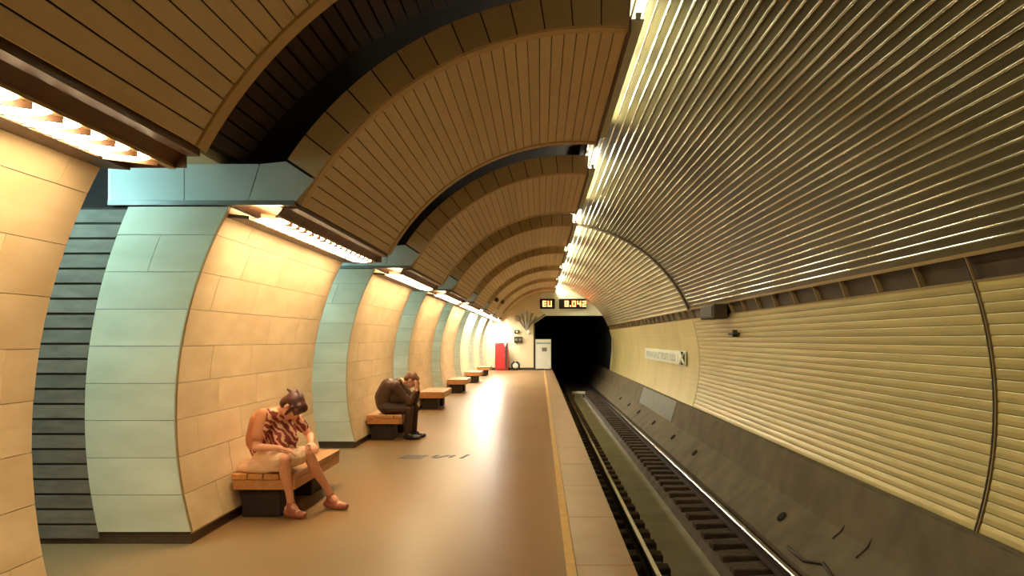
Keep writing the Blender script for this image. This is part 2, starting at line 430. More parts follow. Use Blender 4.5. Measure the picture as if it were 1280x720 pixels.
# station name board on the wall
sg = thing('station_sign', 'long white station name board with worn lettering on right wall', 'sign', (3.79, 23.4, .9))
b = MB().box(3.755, 3.79, 19.9, 27.4, .93, 1.30); part(b, 'board', 'white', sg)
x = 20.9; k = 0
rng = random.Random(3)
while x < 27.1:                               # worn letters, pale grey strokes
    w = .26; b = MB(); t = rng.choice('NIPAUTH')
    X0, X1 = 3.750, 3.756
    bars = [(0, .05, 0, 1)]
    if t in 'NPAUH': bars.append((w - .05, w, 0, 1))
    if t in 'PAT': bars.append((0, w, .8, 1))
    if t in 'U': bars.append((0, w, 0, .2))
    if t in 'NAH': bars.append((0, w, .42, .58))
    for (u0, u1, v0, v1) in bars: b.box(X0, X1, x + u0, x + u1, 1.01 + .2 * v0, 1.01 + .2 * v1)
    part(b, 'letter', 'text', sg); x += .42
em = MB()
for (ya, za, yb, zb) in ((19.98, .97, 20.6, 1.26), (19.98, 1.26, 20.6, .97)):
    em.tube([(3.745, ya, za), (3.745, yb, zb)], .03, 6)
part(em, 'emblem_cross', 'white', sg)
for pts in (((20.1, 1.29), (20.5, 1.29), (20.3, 1.17)), ((20.1, .94), (20.5, .94), (20.3, 1.06)), ((19.92, 1.0), (19.92, 1.24), (20.2, 1.12))):
    b = MB(); b.add([(3.749, p, q) for p, q in pts] + [(3.757, p, q) for p, q in pts], [(0, 1, 2), (3, 5, 4), (0, 3, 4, 1), (1, 4, 5, 2), (2, 5, 3, 0)])
    part(b, 'emblem_triangle', 'black', sg)

# ================================================================== CEILING: ridged aluminium vault on the track side
VY = 18.3
vb = MB().arc(CX, CZ, R + .03, R + .30, 22.9, 88, YB, VY, 30)
vault = tag(vb.obj('ceiling', 'dark'), 'ridged aluminium vault over the track', None, None, 'structure')
NV = 41; B0 = 23.1; PV = .0905 / R
hw = .0905 / 2
pr = [(R + .03, -hw), (R + .03, hw), (R, hw)]
bc, br = hw - .0095, .0075
pr += [(R - br * sin(t), bc + br * cos(t)) for t in [pi * k / 8 for k in range(9)]]
pr += [(R + .004, bc - br - .006), (R + .004, -hw)]
vmb = MB().prism(pr, 0, VY - YB)
for k in range(3, 12): vmb.mi[k] = 1               # the proud ridge is polished
vme = vmb.mesh('vault_slat', ['alu', 'bead'])
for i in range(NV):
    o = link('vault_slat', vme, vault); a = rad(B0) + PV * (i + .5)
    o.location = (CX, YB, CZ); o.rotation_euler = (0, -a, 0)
pv = []                                          # far, finely ridged part of the vault
nn = 38 * 4
inn = []
for k in range(nn + 1):
    a = rad(B0) + (rad(98) - rad(B0)) * k / nn
    rr = R + .02 - (.014 if k % 4 == 0 else 0)
    inn.append((CX + rr * cos(a), CZ + rr * sin(a)))
out = [(CX + (R + .3) * cos(rad(98 - 75 * k / 30)), CZ + (R + .3) * sin(rad(98 - 75 * k / 30))) for k in range(31)]
vf = MB()
n1 = len(inn)
vf.add([(x, VY, z) for x, z in inn] + [(x, YE, z) for x, z in inn], [(i, i + 1, i + 1 + n1, i + n1) for i in range(n1 - 1)])
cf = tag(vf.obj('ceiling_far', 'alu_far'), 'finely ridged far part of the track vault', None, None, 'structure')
part(MB().arc(CX, CZ, R - .03, R + .05, 22.9, 97, VY - .05, VY + .12, 30), 'joint_ring', 'band', cf)

# left lining, dark, above the canopies
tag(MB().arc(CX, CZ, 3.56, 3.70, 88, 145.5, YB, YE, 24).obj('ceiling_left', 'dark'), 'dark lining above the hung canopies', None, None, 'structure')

# ================================================================== PYLONS
ROWZ = [.10 + .293 * i for i in range(9)] + [2.665]


def make_pylon(y0, length, full=True):
    """one pylon: curved platform face, end face towards the camera, base, corner strip"""
    x0 = -2.8
    p = thing('pylon', 'x', 'pylon', (x0, y0, 0))
    y1 = y0 + length
    zs = [0.10 + (2.66 - .10) * k / 20 for k in range(21)]
    core = [(wall_x(z, R + .018), z) for z in zs]
    b = MB().prism(core + [(-5.2, 2.66), (-5.2, .10)], y0 + .02, y1 - .02)
    part(b, 'pylon_core', 'mortar', p)
    b = MB().prism([(wall_x(0, R + .02) - .02, 0), (wall_x(.1, R + .02), .10), (-5.2, .10), (-5.2, 0)], y0 + .03, y1 - .03)
    part(b, 'base_course', 'base', p)
    part(MB().box(-5.2, -2.55, y0 + .06, y1 - .02, 2.664, 2.995), 'pylon_cap', 'dark', p)
    # curved face tiles
    for i in range(9):
        z0, z1 = ROWZ[i] + .002, ROWZ[i + 1] - .002
        a0 = 180 - math.degrees(asin((z0 - CZ) / R)); a1 = 180 - math.degrees(asin((z1 - CZ) / R))
        cuts = [y0 + .034]; off = (.62, 1.0, .4, .82)[i % 4]
        c = y0 + off
        while c < y1 - .25: cuts.append(c); c += .92
        cuts.append(y1)
        for ya, yb in zip(cuts[:-1], cuts[1:]):
            dr = random.uniform(-.0015, .0015)
            b = MB().arc(CX, CZ, R + dr, R + .02, a0, a1, ya + .002, yb - .002, 2)
            part(b, 'stone_tile', 'stone', p)
    # end face tiles (towards the camera) and the far end face
    for yf, sgn in ((y0, 1), (y1, -1)):
        for i in range(9):
            z0, z1 = ROWZ[i] + .002, ROWZ[i + 1] - .002
            zz = [z0 + (z1 - z0) * k / 3 for k in range(4)]
            lo = [(wall_x(z, R + .004), z) for z in zz]; hi = [(wall_x(z, R + .71), z) for z in zz]
            if i == 7:
                mid = [((l[0] * .45 + h_[0] * .55), l[1]) for l, h_ in zip(lo, hi)]
                seg = [(lo, [(x - .002, z) for x, z in mid][::1]), ([(x + .002, z) for x, z in mid], hi)]
                seg = [(lo, [(x + .002, z) for x, z in mid]), ([(x - .002, z) for x, z in mid], hi)]
            else:
                seg = [(lo, hi)]
            for l, h_ in seg:
                b = MB().prism(l + h_[::-1], yf, yf + .022 * sgn)
                part(b, 'end_tile', 'stone_end', p)
        # grey stone courses of the passage wall
        if full:
            nc = 22; ph = (2.66 - .05) / nc
            for i in range(nc):
                z0 = .05 + ph * i; z1 = z0 + ph - .018
                xr = min(wall_x(z0, R + .715), wall_x(z1, R + .715))
                cut = -4.25 - .45 * ((i * 7) % 3) / 2
                for xa, xb in ((-5.2, cut - .003), (cut + .003, xr)):
                    d = random.uniform(.03, .042)
                    prf = [(xa, z0), (wall_x(z0, R + .715) if xb == xr else xb, z0), (wall_x(z1, R + .715) if xb == xr else xb, z1), (xa, z1)]
                    b = MB().prism(prf, yf + .005 * sgn, yf + d * sgn + .01 * sgn)
                    part(b, 'stone_course', 'course', p)
    # corner strip
    part(MB().arc(CX, CZ, R + .006, R + .02, 180 - math.degrees(asin((2.66 - CZ) / R)), 180 - math.degrees(asin((.1 - CZ) / R)), y0 + .006, y0 + .03, 20), 'corner_strip', 'black', p)
    part(MB().arc(CX, CZ, R - .006, R + .004, 180 - math.degrees(asin((2.66 - CZ) / R)), 180 - math.degrees(asin((.1 - CZ) / R)), y0 - .006, y0 + .006, 20), 'corner_edge', 'trimline', p)
    part(MB().prism([(wall_x(.1) - .004, .088), (wall_x(.1) + .006, .088), (wall_x(.1) + .006, .102), (wall_x(.1) - .004, .102)], y0, y1), 'base_strip', 'trimline', p)
    return p


pyl = make_pylon(PY0, PLEN)
PN = {-1: 'cream stone pylon at the left edge of the picture, cut off by the frame',
      0: 'cream stone pylon behind the woman on the bench',
      1: 'cream stone pylon behind the man with his face in his hands',
      2: 'third full cream stone pylon, just beyond the seated man',
      3: 'fourth full cream stone pylon along the platform',
      4: 'fifth full pylon, washed out by bright light',
      5: 'last full pylon before the red cabinet'}
for k in range(-1, 6):
    q = pyl if k == 0 else copy_tree(pyl)
    q.location.y = PY0 + PER * k
    q['label'] = PN[k]; q['group'] = 'stone pylons along the platform'
lastp = make_pylon(PY0 + PER * 6, YE - .07 - (PY0 + PER * 6), False)
tag(lastp, 'short pale wall stub beside the red cabinet at the platform end', 'pylon')

# mass above pylons and passages (hall side), passage ceilings
top = tag(MB().box(-5.5, -2.52, YB, YE, 3.0, 3.4).obj('ceiling_passage', 'cream'), 'passage ceiling above the pylons', None, None, 'structure')

# ================================================================== CANOPIES
AE = math.degrees(math.acos((.70 - CX) / RB))      # upper right end
AS = 151.5                                        # lower left end
NB = 31; PB = (AS - AE) / NB


def make_canopy(y0, PLEN=PLEN):
    y1 = y0 + PLEN
    c = thing('vault_canopy', 'x', 'ceiling panel', (-2.0, y0, 2.7))
    ox, oy, oz = c.location
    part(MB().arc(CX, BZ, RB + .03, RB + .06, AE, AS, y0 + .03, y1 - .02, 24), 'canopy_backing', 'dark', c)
    w = rad(PB) * RB / 2 - .0035
    me = MB().prism([(RB + .022, -w), (RB + .022, w), (RB + .004, w), (RB, w - .004), (RB, -w + .004), (RB + .004, -w)], .0, PLEN - .26).mesh('slat', 'slat')
    for i in range(NB):
        o = link('slat', me, c); a = rad(AE + PB * (i + .5))
        o.location = (CX - ox, .135, BZ - oz); o.rotation_euler = (0, -a, 0)
    part(MB().arc(CX, BZ, RB - .012, RB + .03, AE, AS, y0 + .02, y0 + .125, 28), 'end_frame', 'frame', c)
    part(MB().arc(CX, BZ, RB - .012, RB + .03, AE, AS, y1 - .115, y1, 28), 'end_frame', 'frame', c)
    part(MB().arc(CX, BZ, RB + .03, RO, AE, 144, y1 - .02, y1 - .002, 28), 'far_fascia', 'cornice', c)
    # rib of face blocks at the near end
    nbk = 13; pa = (146.5 - AE) / nbk
    for i in range(nbk):
        a0 = AE + pa * i; a1 = a0 + pa - .22
        b = MB().arc(CX, BZ, RB - .004, RO + .01, a0, a1, y0, y0 + .03, 3)
        part(b, 'rib_block', 'rib', c)
    part(MB().arc(CX, BZ, RB + .01, RO, AE, 146.5, y0 + .006, y0 + .035, 24), 'rib_backing', 'dark', c)
    # pale lintel over the passage with the sloping first block
    P = lambda r, a: (CX + r * cos(rad(a)), BZ + r * sin(rad(a)))
    s0 = P(RB - .004, 146.7); s1 = P(RO + .01, 146.7)
    part(MB().prism([(-1.935, 2.70), s0, s1, (-2.205, 3.0), (-2.29, 2.715)], y0, y0 + .03), 'lintel_block', 'beam', c)
    part(MB().prism([(-2.298, 2.715), (-2.213, 3.0), (-2.80, 3.0), (-2.80, 2.715)], y0, y0 + .03), 'lintel_block', 'beam', c)
    part(MB().prism([(-2.806, 2.715), (-2.806, 3.0), (-3.373, 3.0), (-3.373, 2.715)], y0, y0 + .03), 'lintel_block', 'beam', c)
    part(MB().box(-3.40, -3.372, y0 - .004, y0 + .035, 2.70, 3.0), 'lintel_end', 'white', c)
    part(MB().box(-3.40, -1.93, y0 - .012, y0 + .05, 2.675, 2.712), 'lintel_sill', 'greymetal', c)
    # edge board along the apex
    part(MB().box(.700, .722, y0 + .02, y1 - .01, 4.05, 4.17), 'edge_board', 'cornice', c)
    # cornice
    part(MB().box(-1.995, -1.925, y0 + .05, y1, 2.655, 2.70), 'cornice_moulding', 'cornice', c)
    part(MB().prism([(-1.99, 2.69), (-2.075, 2.60), (-2.095, 2.60), (-2.02, 2.70)], y0 + .06, y1), 'cornice_fascia', 'cornice', c)
    part(MB().box(-2.105, -2.07, y0 + .06, y1 + .02, 2.588, 2.606), 'cornice_lip', 'frame', c)
    part(MB().prism([(-2.50, 2.59), (-2.315, 2.575), (-2.315, 2.60), (-2.50, 2.62)], y0 + .06, y1 - .01), 'cornice_soffit', 'cornice', c)
    part(MB().box(-2.50, -2.0, y1 - .012, y1, 2.59, 2.74), 'cornice_end', 'cornice', c)
    part(MB().box(-2.52, -2.0, y0 + .06, y1, 2.715, 2.74), 'cornice_top', 'cornice', c)
    return c


def make_cornice_light(y0, PLEN=PLEN):
    y1 = y0 + PLEN
    c = thing('cornice_light', 'x', 'light', (-2.18, y0, 2.60))
    part(MB().box(-2.285, -2.10, y0 + .10, y1 - .05, 2.688, 2.71), 'lamp_tray', 'cornice', c)
    skew = Matrix.Rotation(rad(37), 3, 'Z')
    me = MB().ell((0, 0, 0), .142, .042, .021, skew, 12, 6).mesh('lamp_lens', 'lamp', smooth=True)
    mf = MB().add([Vector((sx * .13, sy * .008, z)) @ skew.transposed() for z in (-.01, .075) for sx, sy in ((-1, -1), (1, -1), (1, 1), (-1, 1))],
                  [(0, 1, 2, 3), (4, 5, 6, 7), (0, 1, 5, 4), (1, 2, 6, 5), (2, 3, 7, 6), (3, 0, 4, 7)]).mesh('baffle', 'cornice')
    k = 0; yy = .22
    while yy < PLEN - .22:
        o = link('lamp_lens', me, c); o.location = (-.005, yy, -.020)
        o = link('baffle', mf, c); o.location = (-.005, yy + .1, -.028)
        yy += .205
    return c


def make_cove(y0, PLEN=PLEN):
    c = thing('cove_light', 'x', 'light', (.78, y0, 4.18))
    for i in range(int(PLEN / 1.15)):
        ya = y0 + .10 + i * 1.18
        b = MB().tube([(.79, ya + .04, 4.205), (.79, ya + 1.08, 4.205)], .019, 8)
        t = part(b, 'fluorescent_tube', 'tube', c, True)
        part(MB().box(.768, .812, ya, ya + .045, 4.17, 4.235), 'tube_socket', 'white', t)
        part(MB().box(.768, .812, ya + 1.075, ya + 1.12, 4.17, 4.235), 'tube_socket', 'white', t)
    part(MB().box(.724, .83, y0 + .06, y0 + PLEN - .04, 4.155, 4.168), 'lamp_tray', 'white', c)
    return c


can = make_canopy(PY0); cl = make_cornice_light(PY0); cv = make_cove(PY0)
CN = ['brown slatted ceiling canopy at the upper left corner', 'large brown slatted ceiling canopy above the seated woman'] + \
     ['%s brown slatted ceiling canopy from the camera' % ORD[i] for i in range(2, 8)]
LN = ['row of slanted white lamps at the upper left corner', 'row of white lamps above the woman on the bench'] + \
     ['%s row of white cornice lamps from the camera' % ORD[i] for i in range(2, 8)]
VN = ['fluorescent cove tubes on the edge of the %s ceiling canopy' % ORD[i] for i in range(8)]
for k in range(-1, 7):
    yk = PY0 + PER * k
    if k == 6: L6 = YE - .1 - yk; trio = (make_canopy(yk, L6), make_cornice_light(yk, L6), make_cove(yk, L6))  # short end bay, added so its lamps brighten the end wall and header
    for j, (src, names, g) in enumerate(((can, CN, 'slatted ceiling canopies'), (cl, LN, 'cornice lamp rows'), (cv, VN, 'cove tube rows'))):
        q = trio[j] if k == 6 else src if k == 0 else copy_tree(src)
        q.location.y = yk; q['label'] = names[k + 1]; q['group'] = g
        if j == 1 and k >= 3:
            hot = None
            for ch in q.children:
                if ch.name.startswith('lamp_lens'):
                    if hot is None:
                        hot = ch.data.copy(); hot.materials[0] = M['lamp_mid' if k == 3 else 'lamp_hot']
                    ch.data = hot
    for i in range(3 if k < 6 else 2):
        area('cove_glow', (.815, yk + .10 + i * 1.18 + .56, 4.215), .05, 1.04, P_COVE, C_COVE, (0, rad(-97), 0))
    if k == 6: break
    # passage lamp, cool white, on the passage ceiling
    yp = PY0 + PER * k - .85
    pl_ = thing('passage_lamp', '%s cool white passage lamp above the pylon gap from the camera' % ORD[k + 1], 'light', (-3.9, yp, 2.98), 'passage lamps')
    part(MB().cbox(-4.5, -3.42, yp - .08, yp + .08, 2.93, 2.998, .01), 'lamp_housing', 'white', pl_)
    part(MB().tube([(-4.45, yp, 2.905), (-3.47, yp, 2.905)], .025, 8), 'fluorescent_tube', 'cool', pl_, True)
    area('passage_glow', (-3.9, yp, 2.87), .9, .10, P_PASS, C_PASS, (0, 0, 0))

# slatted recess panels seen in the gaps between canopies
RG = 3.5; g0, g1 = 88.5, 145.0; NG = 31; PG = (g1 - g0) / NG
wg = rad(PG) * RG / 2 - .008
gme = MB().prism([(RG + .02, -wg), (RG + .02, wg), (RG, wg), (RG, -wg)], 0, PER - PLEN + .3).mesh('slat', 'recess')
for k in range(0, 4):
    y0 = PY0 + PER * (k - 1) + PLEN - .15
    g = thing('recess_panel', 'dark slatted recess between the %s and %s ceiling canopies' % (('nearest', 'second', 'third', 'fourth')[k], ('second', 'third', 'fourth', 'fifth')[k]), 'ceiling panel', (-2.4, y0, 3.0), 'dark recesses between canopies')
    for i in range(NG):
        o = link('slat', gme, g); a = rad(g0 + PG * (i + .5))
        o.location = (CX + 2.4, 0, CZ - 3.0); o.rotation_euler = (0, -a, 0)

# ================================================================== CENTRAL HALL beyond the passages
tag(MB().box(-11.6, -11.4, YB, YE, 0, 5).obj('wall_left', 'cream'), 'pale far wall of the central hall', None, None, 'structure')
tag(MB().arc(-8.45, 1.6, 3.1, 3.25, -10, 172, YB, YE, 24).obj('ceiling_hall', 'cream'), 'pale vault of the central hall', None, None, 'structure') if False else \
    tag(MB().arc(-8.45, 1.2, 3.5, 3.6, 31.5, 178, YB, YE, 24).obj('ceiling_hall', 'cream'), 'pale vault of the central hall', None, None, 'structure')
for i, yy in enumerate((3.5, 9.0, 14.5, 20.0, 25.5, 31.0)):
    hl = thing('hall_lamp', '%s cool tube lamp from the camera in the central hall' % ORD[i], 'light', (-8.4, yy, 4.2), 'hall tube lamps')
    part(MB().cbox(-8.5, -8.3, yy - .75, yy + .75, 4.2, 4.26, .01), 'lamp_housing', 'white', hl)
    part(MB().tube([(-8.4, yy - .7, 4.17), (-8.4, yy + .7, 4.17)], .03, 8), 'fluorescent_tube', 'cool', hl, True)
    part(MB().tube([(-8.4, yy, 4.25), (-8.4, yy, 4.72)], .015, 6), 'hanger', 'iron', hl)
    area('hall_glow', (-8.4, yy, 4.13), .2, 1.4, P_HALL, C_HALL)
tag(MB().box(-11.6, 4.2, YB - .2, YB, -1.6, 5.2).obj('wall_behind', 'cream'), 'end of the hall behind the camera', None, None, 'structure')

# ================================================================== END WALL AND TUNNEL MOUTH
PX0, PX1, PZ1 = -.29, 3.79, 2.88
ew = MB()
ew.box(-11.6, PX0, YE, YE + .25, 0, 5)                                   # left of the mouth
ew.prism([(PX0, 2.45), (.32, PZ1), (3.35, PZ1), (3.62, 2.6), (PX1, 2.0), (3.95, 2.0), (3.95, 4.8), (PX0, 4.8)], YE, YE + .25)
ew.prism([(PX1, 2.0), (3.95, 2.0), (3.95, -1.6), (3.62, -1.6), (3.7, 0), (PX1, 1.0)], YE, YE + .25)
end = tag(ew.obj('wall_back', 'cream'), 'pale end wall with the dark tunnel mouth', None, None, 'structure')
part(MB().prism([(CX + 2.98 * cos(rad(a)), CZ + 3.3 * sin(rad(a)) + .02) for a in []] or [(.30, PZ1 + .02), (3.36, PZ1 + .02), (2.9, 3.32), (2.3, 3.8), (1.6, 4.13), (.9, 4.30), (.1, 4.28), (-.05, 3.2)], YE - .03, YE), 'header_panel', 'white', end)
part(MB().box(.28, 3.38, YE - .06, YE + .02, PZ1 - .02, PZ1 + .06), 'header_sill', 'white', end)
# tunnel bore: dark tube going on
tn = MB()
tp = [(PX0, 2.45), (.32, PZ1), (3.35, PZ1), (3.62, 2.6), (PX1, 2.0), (PX1, 1.0), (3.62, -1.6), (PX0, -1.6)]
n = len(tp)
tn.add([(x, YE + .2, z) for x, z in tp] + [(x, YE + 30, z) for x, z in tp], [(i, (i + 1) % n, (i + 1) % n + n, i + n) for i in range(n)] + [tuple(range(n, 2 * n))])
tag(tn.obj('tunnel_bore', 'black'), 'black tunnel bore beyond the platform end', None, None, 'structure')
part(MB().prism([(PX0, 2.50), (.29, PZ1 + .01), (.25, PZ1 + .09), (PX0 - .05, 2.56)], YE - .05, YE), 'mouth_frame', 'greymetal', end)
part(MB().box(PX0 - .05, PX0 + .02, YE - .05, YE, 0, 2.5), 'mouth_frame', 'iron', end)
part(MB().box(-2.6, PX0, YE - .03, YE, 0, .12), 'baseboard', 'iron', end)
# gate panel at the platform end
gt = thing('gate', 'white metal gate panel with small notice at the platform end', 'gate', (.12, YE - .1, 0))
part(MB().cbox(-.24, .58, YE - .12, YE - .08, .06, 1.62, .008), 'gate_leaf', 'white', gt)
part(MB().box(-.20, .54, YE - .125, YE - .12, 1.36, 1.46), 'gate_band', 'text', gt)
part(MB().box(.10, .36, YE - .128, YE - .12, .98, 1.18), 'notice', 'greymetal', gt)
part(MB().box(-.27, -.24, YE - .13, YE - .07, 0, 1.7), 'gate_post', 'iron', gt)
# LED displays
SEG = {'E': 'adefg', 'V': 'bcdef', '8': 'abcdefg', '0': 'abcdef', '4': 'bcfg', '2': 'abdeg', '.': ''}


def digits(parent, s, x, z, h, w, yf):
    for ch in s:
        b = MB(); t = .055
        sg_ = {'a': (0, w, h - t, h), 'd': (0, w, 0, t), 'g': (0, w, h / 2 - t / 2, h / 2 + t / 2), 'f': (0, t, h / 2, h), 'e': (0, t, 0, h / 2), 'b': (w - t, w, h / 2, h), 'c': (w - t, w, 0, h / 2)}
        for k in SEG[ch]:
            u0, u1, v0, v1 = sg_[k]; b.box(x + u0, x + u1, yf - .012, yf, z + v0, z + v1)
        if ch == '.':
            b.box(x, x + .06, yf - .012, yf, z, z + .07); part(b, 'led_digit', 'led', parent); x += .11; continue
        part(b, 'led_digit', 'led', parent); x += w + .07


for x0, x1, s, lab in ((.0, .78, 'EV', 'small orange LED display on the left above the tunnel mouth'), (1.0, 2.42, '8.042', 'wide orange LED display on the right above the tunnel mouth')):
    d = thing('led_display', lab, 'display', ((x0 + x1) / 2, YE - .2, 3.22), 'LED displays above the tunnel')
    part(MB().cbox(x0, x1, YE - .22, YE - .03, 3.22, 3.74, .015), 'display_case', 'black', d)
    digits(d, s, x0 + (.14 if x0 < .5 else .30), 3.33, .30, .20, YE - .22)
# white stop marker at the mouth of the tunnel
sm = thing('stop_marker', 'low white marker bar between the rails at the tunnel mouth', 'marker', (1.95, YE - 1.5, -1.2))
part(MB().cbox(1.62, 2.29, YE - 1.55, YE - 1.5, -1.16, -1.03, .01), 'marker_bar', 'white', sm)
for x in (1.68, 2.18): part(MB().box(x, x + .05, YE - 1.54, YE - 1.51, -1.36, -1.1), 'marker_leg', 'iron', sm)

# red cabinet, hose reel, boxes and mirror arm on the end wall
rc = thing('red_cabinet', 'red metal cabinet standing at the platform end', 'cabinet', (-1.98, YE - .6, 0))
part(MB().cbox(-2.32, -1.66, YE - .75, YE - .3, .03, 1.44, .02), 'cabinet_body', 'red', rc)
dr = part(MB().cbox(-2.28, -1.82, YE - .775, YE - .75, .1, 1.38, .006), 'cabinet_door', 'red', rc)
part(MB().box(-1.88, -1.86, YE - .80, YE - .775, .7, .85), 'handle', 'greymetal', dr)
part(MB().box(-1.80, -1.70, YE - .76, YE - .75, .1, 1.38), 'side_panel', 'iron', rc)
part(MB().prism([(-1.88, 1.44), (-1.72, 1.44), (-1.80, 1.22)], YE - .78, YE - .74), 'paper_notice', 'white', rc)
hr = thing('hose_reel', 'dark ring shaped hose reel beside the red cabinet', 'hose reel', (-1.28, YE - .5, 0))
b = MB(); b.tube([(-1.28 + .2 * cos(2 * pi * k / 20), YE - .5, .24 + .2 * sin(2 * pi * k / 20)) for k in range(21)], .05, 8, caps=False); part(b, 'hose', 'iron', hr, True)
part(MB().tube([(-1.28, YE - .44, .24), (-1.28, YE - .52, .24)], .13, 14), 'hub', 'white', hr)
sb = thing('signal_box', 'dark box with two round lenses on the end wall', 'signal', (-1.15, YE - .1, 1.4))
part(MB().cbox(-1.36, -.94, YE - .16, YE, 1.44, 1.76, .02), 'box_body', 'iron', sb)
for x in (-1.25, -1.05): part(MB().tube([(x, YE - .175, 1.6), (x, YE - .155, 1.6)], .07, 12), 'lens', 'greymetal', sb)
sb2 = thing('small_signal', 'small dark box above the two-lens box on the end wall', 'signal', (-1.2, YE - .1, 1.9))
part(MB().cbox(-1.34, -1.08, YE - .12, YE, 1.92, 2.1, .015), 'box_body', 'iron', sb2)
part(MB().tube([(-1.21, YE - .135, 2.01), (-1.21, YE - .115, 2.01)], .05, 12), 'lens', 'cream', sb2)
ma = thing('mirror_bracket', 'fan of grey metal arms with small white lamp above the gate', 'bracket', (-.8, YE - .1, 2.1))
for dx, dz in ((-.55, .75), (-.30, .95), (.0, 1.0), (.32, .9), (.55, .7)):
    part(MB().tube([(-.72, YE - .12, 2.1), (-.72 + dx, YE - .15, 2.1 + dz)], [.03, .06], 6), 'arm', 'greymetal', ma)
part(MB().ell((-.58, YE - .2, 1.98), .11, .08, .11), 'lamp_globe', 'white', ma, True)
part(MB().ell((-1.15, YE - .2, 2.7), .16, .05, .16), 'mirror_disc', 'greymetal', ma, True)
for i, (yy, a) in enumerate(((28.0, 141), (31.2, 139))):
    c = Vector((CX + 2.66 * cos(rad(a)), yy, BZ + 2.66 * sin(rad(a))))
    sp = thing('ceiling_speaker', ('nearer' if i == 0 else 'farther') + ' of two small dark speakers high on the far canopies', 'speaker', tuple(c), 'small ceiling speakers')
    rt = Matrix.Rotation(-rad(a), 3, 'Y')
    bb = MB().cbox(-.06, .03, -.35, .35, -.07, .07, .01); bb.v = [tuple(c + rt @ Vector(v)) for v in bb.v]
    part(bb, 'speaker_body', 'iron', sp)
    bb = MB().cbox(-.075, -.058, -.31, .31, -.05, .05, .004); bb.v = [tuple(c + rt @ Vector(v)) for v in bb.v]
    part(bb, 'grille', 'black', sp)

# ================================================================== FLOOR HATCH
fh = thing('floor_hatch', 'dark inlaid hatch plates in the platform floor before the seated man', 'floor hatch', (-1.5, 10.6, 0))
for poly in ([(-1.93, 10.42), (-1.62, 10.42), (-1.55, 10.72), (-1.86, 10.72)], [(-1.50, 10.55), (-1.45, 10.72), (-1.40, 10.72), (-1.45, 10.52)], [(-1.47, 10.45), (-1.42, 10.42), (-1.24, 10.68), (-1.29, 10.72)], [(-1.26, 10.5), (-1.21, 10.5), (-1.17, 10.72), (-1.22, 10.72)], [(-1.10, 10.44), (-1.05, 10.44), (-.98, 10.78), (-1.03, 10.78)]):
    b = MB(); nq = len(poly)
    b.add([(x, y, -.002) for x, y in poly] + [(x, y, .003) for x, y in poly], [tuple(range(nq))[::-1], tuple(range(nq, 2 * nq))] + [(i, (i + 1) % nq, (i + 1) % nq + nq, i + nq) for i in range(nq)])
    part(b, 'hatch_plate', 'iron', fh)

# ================================================================== BENCHES
def make_bench(y0):
    b0 = thing('bench', 'x', 'bench', (-2.48, y0, 0))
    L_ = 1.55; x0, x1 = -2.78, -2.20
    nb = 4; w = (x1 - x0) / nb
    for i in range(nb):
        part(MB().cbox(x0 + w * i + .003, x0 + w * (i + 1) - .003, y0, y0 + L_, .355, .41, .006), 'seat_plank', 'wood', b0)
    part(MB().cbox(x1 - .035, x1 - .004, y0 + .01, y0 + L_ - .01, .265, .352, .004), 'front_apron', 'wood', b0)
    part(MB().cbox(x0 + .02, x1 - .04, y0 + .004, y0 + .034, .265, .352, .004), 'end_apron', 'wood', b0)
    part(MB().cbox(x0 + .02, x1 - .04, y0 + L_ - .034, y0 + L_ - .004, .265, .352, .004), 'end_apron', 'wood', b0)
    part(MB().cbox(-2.72, -2.36, y0 + .10, y0 + .50, 0, .30, .01), 'plinth_block', 'benchleg', b0)
    part(MB().cbox(-2.72, -2.36, y0 + L_ - .50, y0 + L_ - .10, 0, .30, .01), 'plinth_block', 'benchleg', b0)
    return b0


BY = .85
bn = make_bench(PY0 + BY)
BN = ['wooden bench with dark base under the seated woman', 'wooden bench with dark base under the seated man', 'third wooden bench, just beyond the seated man', 'fourth wooden bench along the pylons', 'fifth wooden bench along the pylons', 'farthest wooden bench before the red cabinet']
for k in range(6):
    q = bn if k == 0 else copy_tree(bn)
    q.location.y = PY0 + PER * k + BY; q['label'] = BN[k]; q['group'] = 'wooden benches against the pylons'


# ================================================================== PEOPLE
def blob(mb, name, mats, parent, voxel=.008, smooth=4, fac=.5):
    me = mb.mesh(name + '_raw', mats)
    o = bpy.data.objects.new(name + '_raw', me); COL.objects.link(o)
    m = o.modifiers.new('r', 'REMESH'); m.mode = 'VOXEL'; m.voxel_size = voxel
    if smooth:
        m = o.modifiers.new('s', 'SMOOTH'); m.iterations = smooth; m.factor = fac
    dg = bpy.context.evaluated_depsgraph_get()
    ev = o.evaluated_get(dg)
    out_ = bpy.data.meshes.new_from_object(ev, depsgraph=dg)
    bpy.data.objects.remove(o); bpy.data.meshes.remove(me)
    out_.name = name
    out_.materials.clear(); out_.materials.append(M[mats])
    out_.polygons.foreach_set('use_smooth', [True] * len(out_.polygons))
    ox, oy, oz = ORG[parent.name]
    out_.transform(Matrix.Translation((-ox, -oy, -oz)))
    return link(name, out_, parent)


def frame(fwd, up):
    f = Vector(fwd).normalized(); u = Vector(up); u = (u - f * u.dot(f)).normalized(); l = u.cross(f)
    return f, u, l                                  # forward, up, left


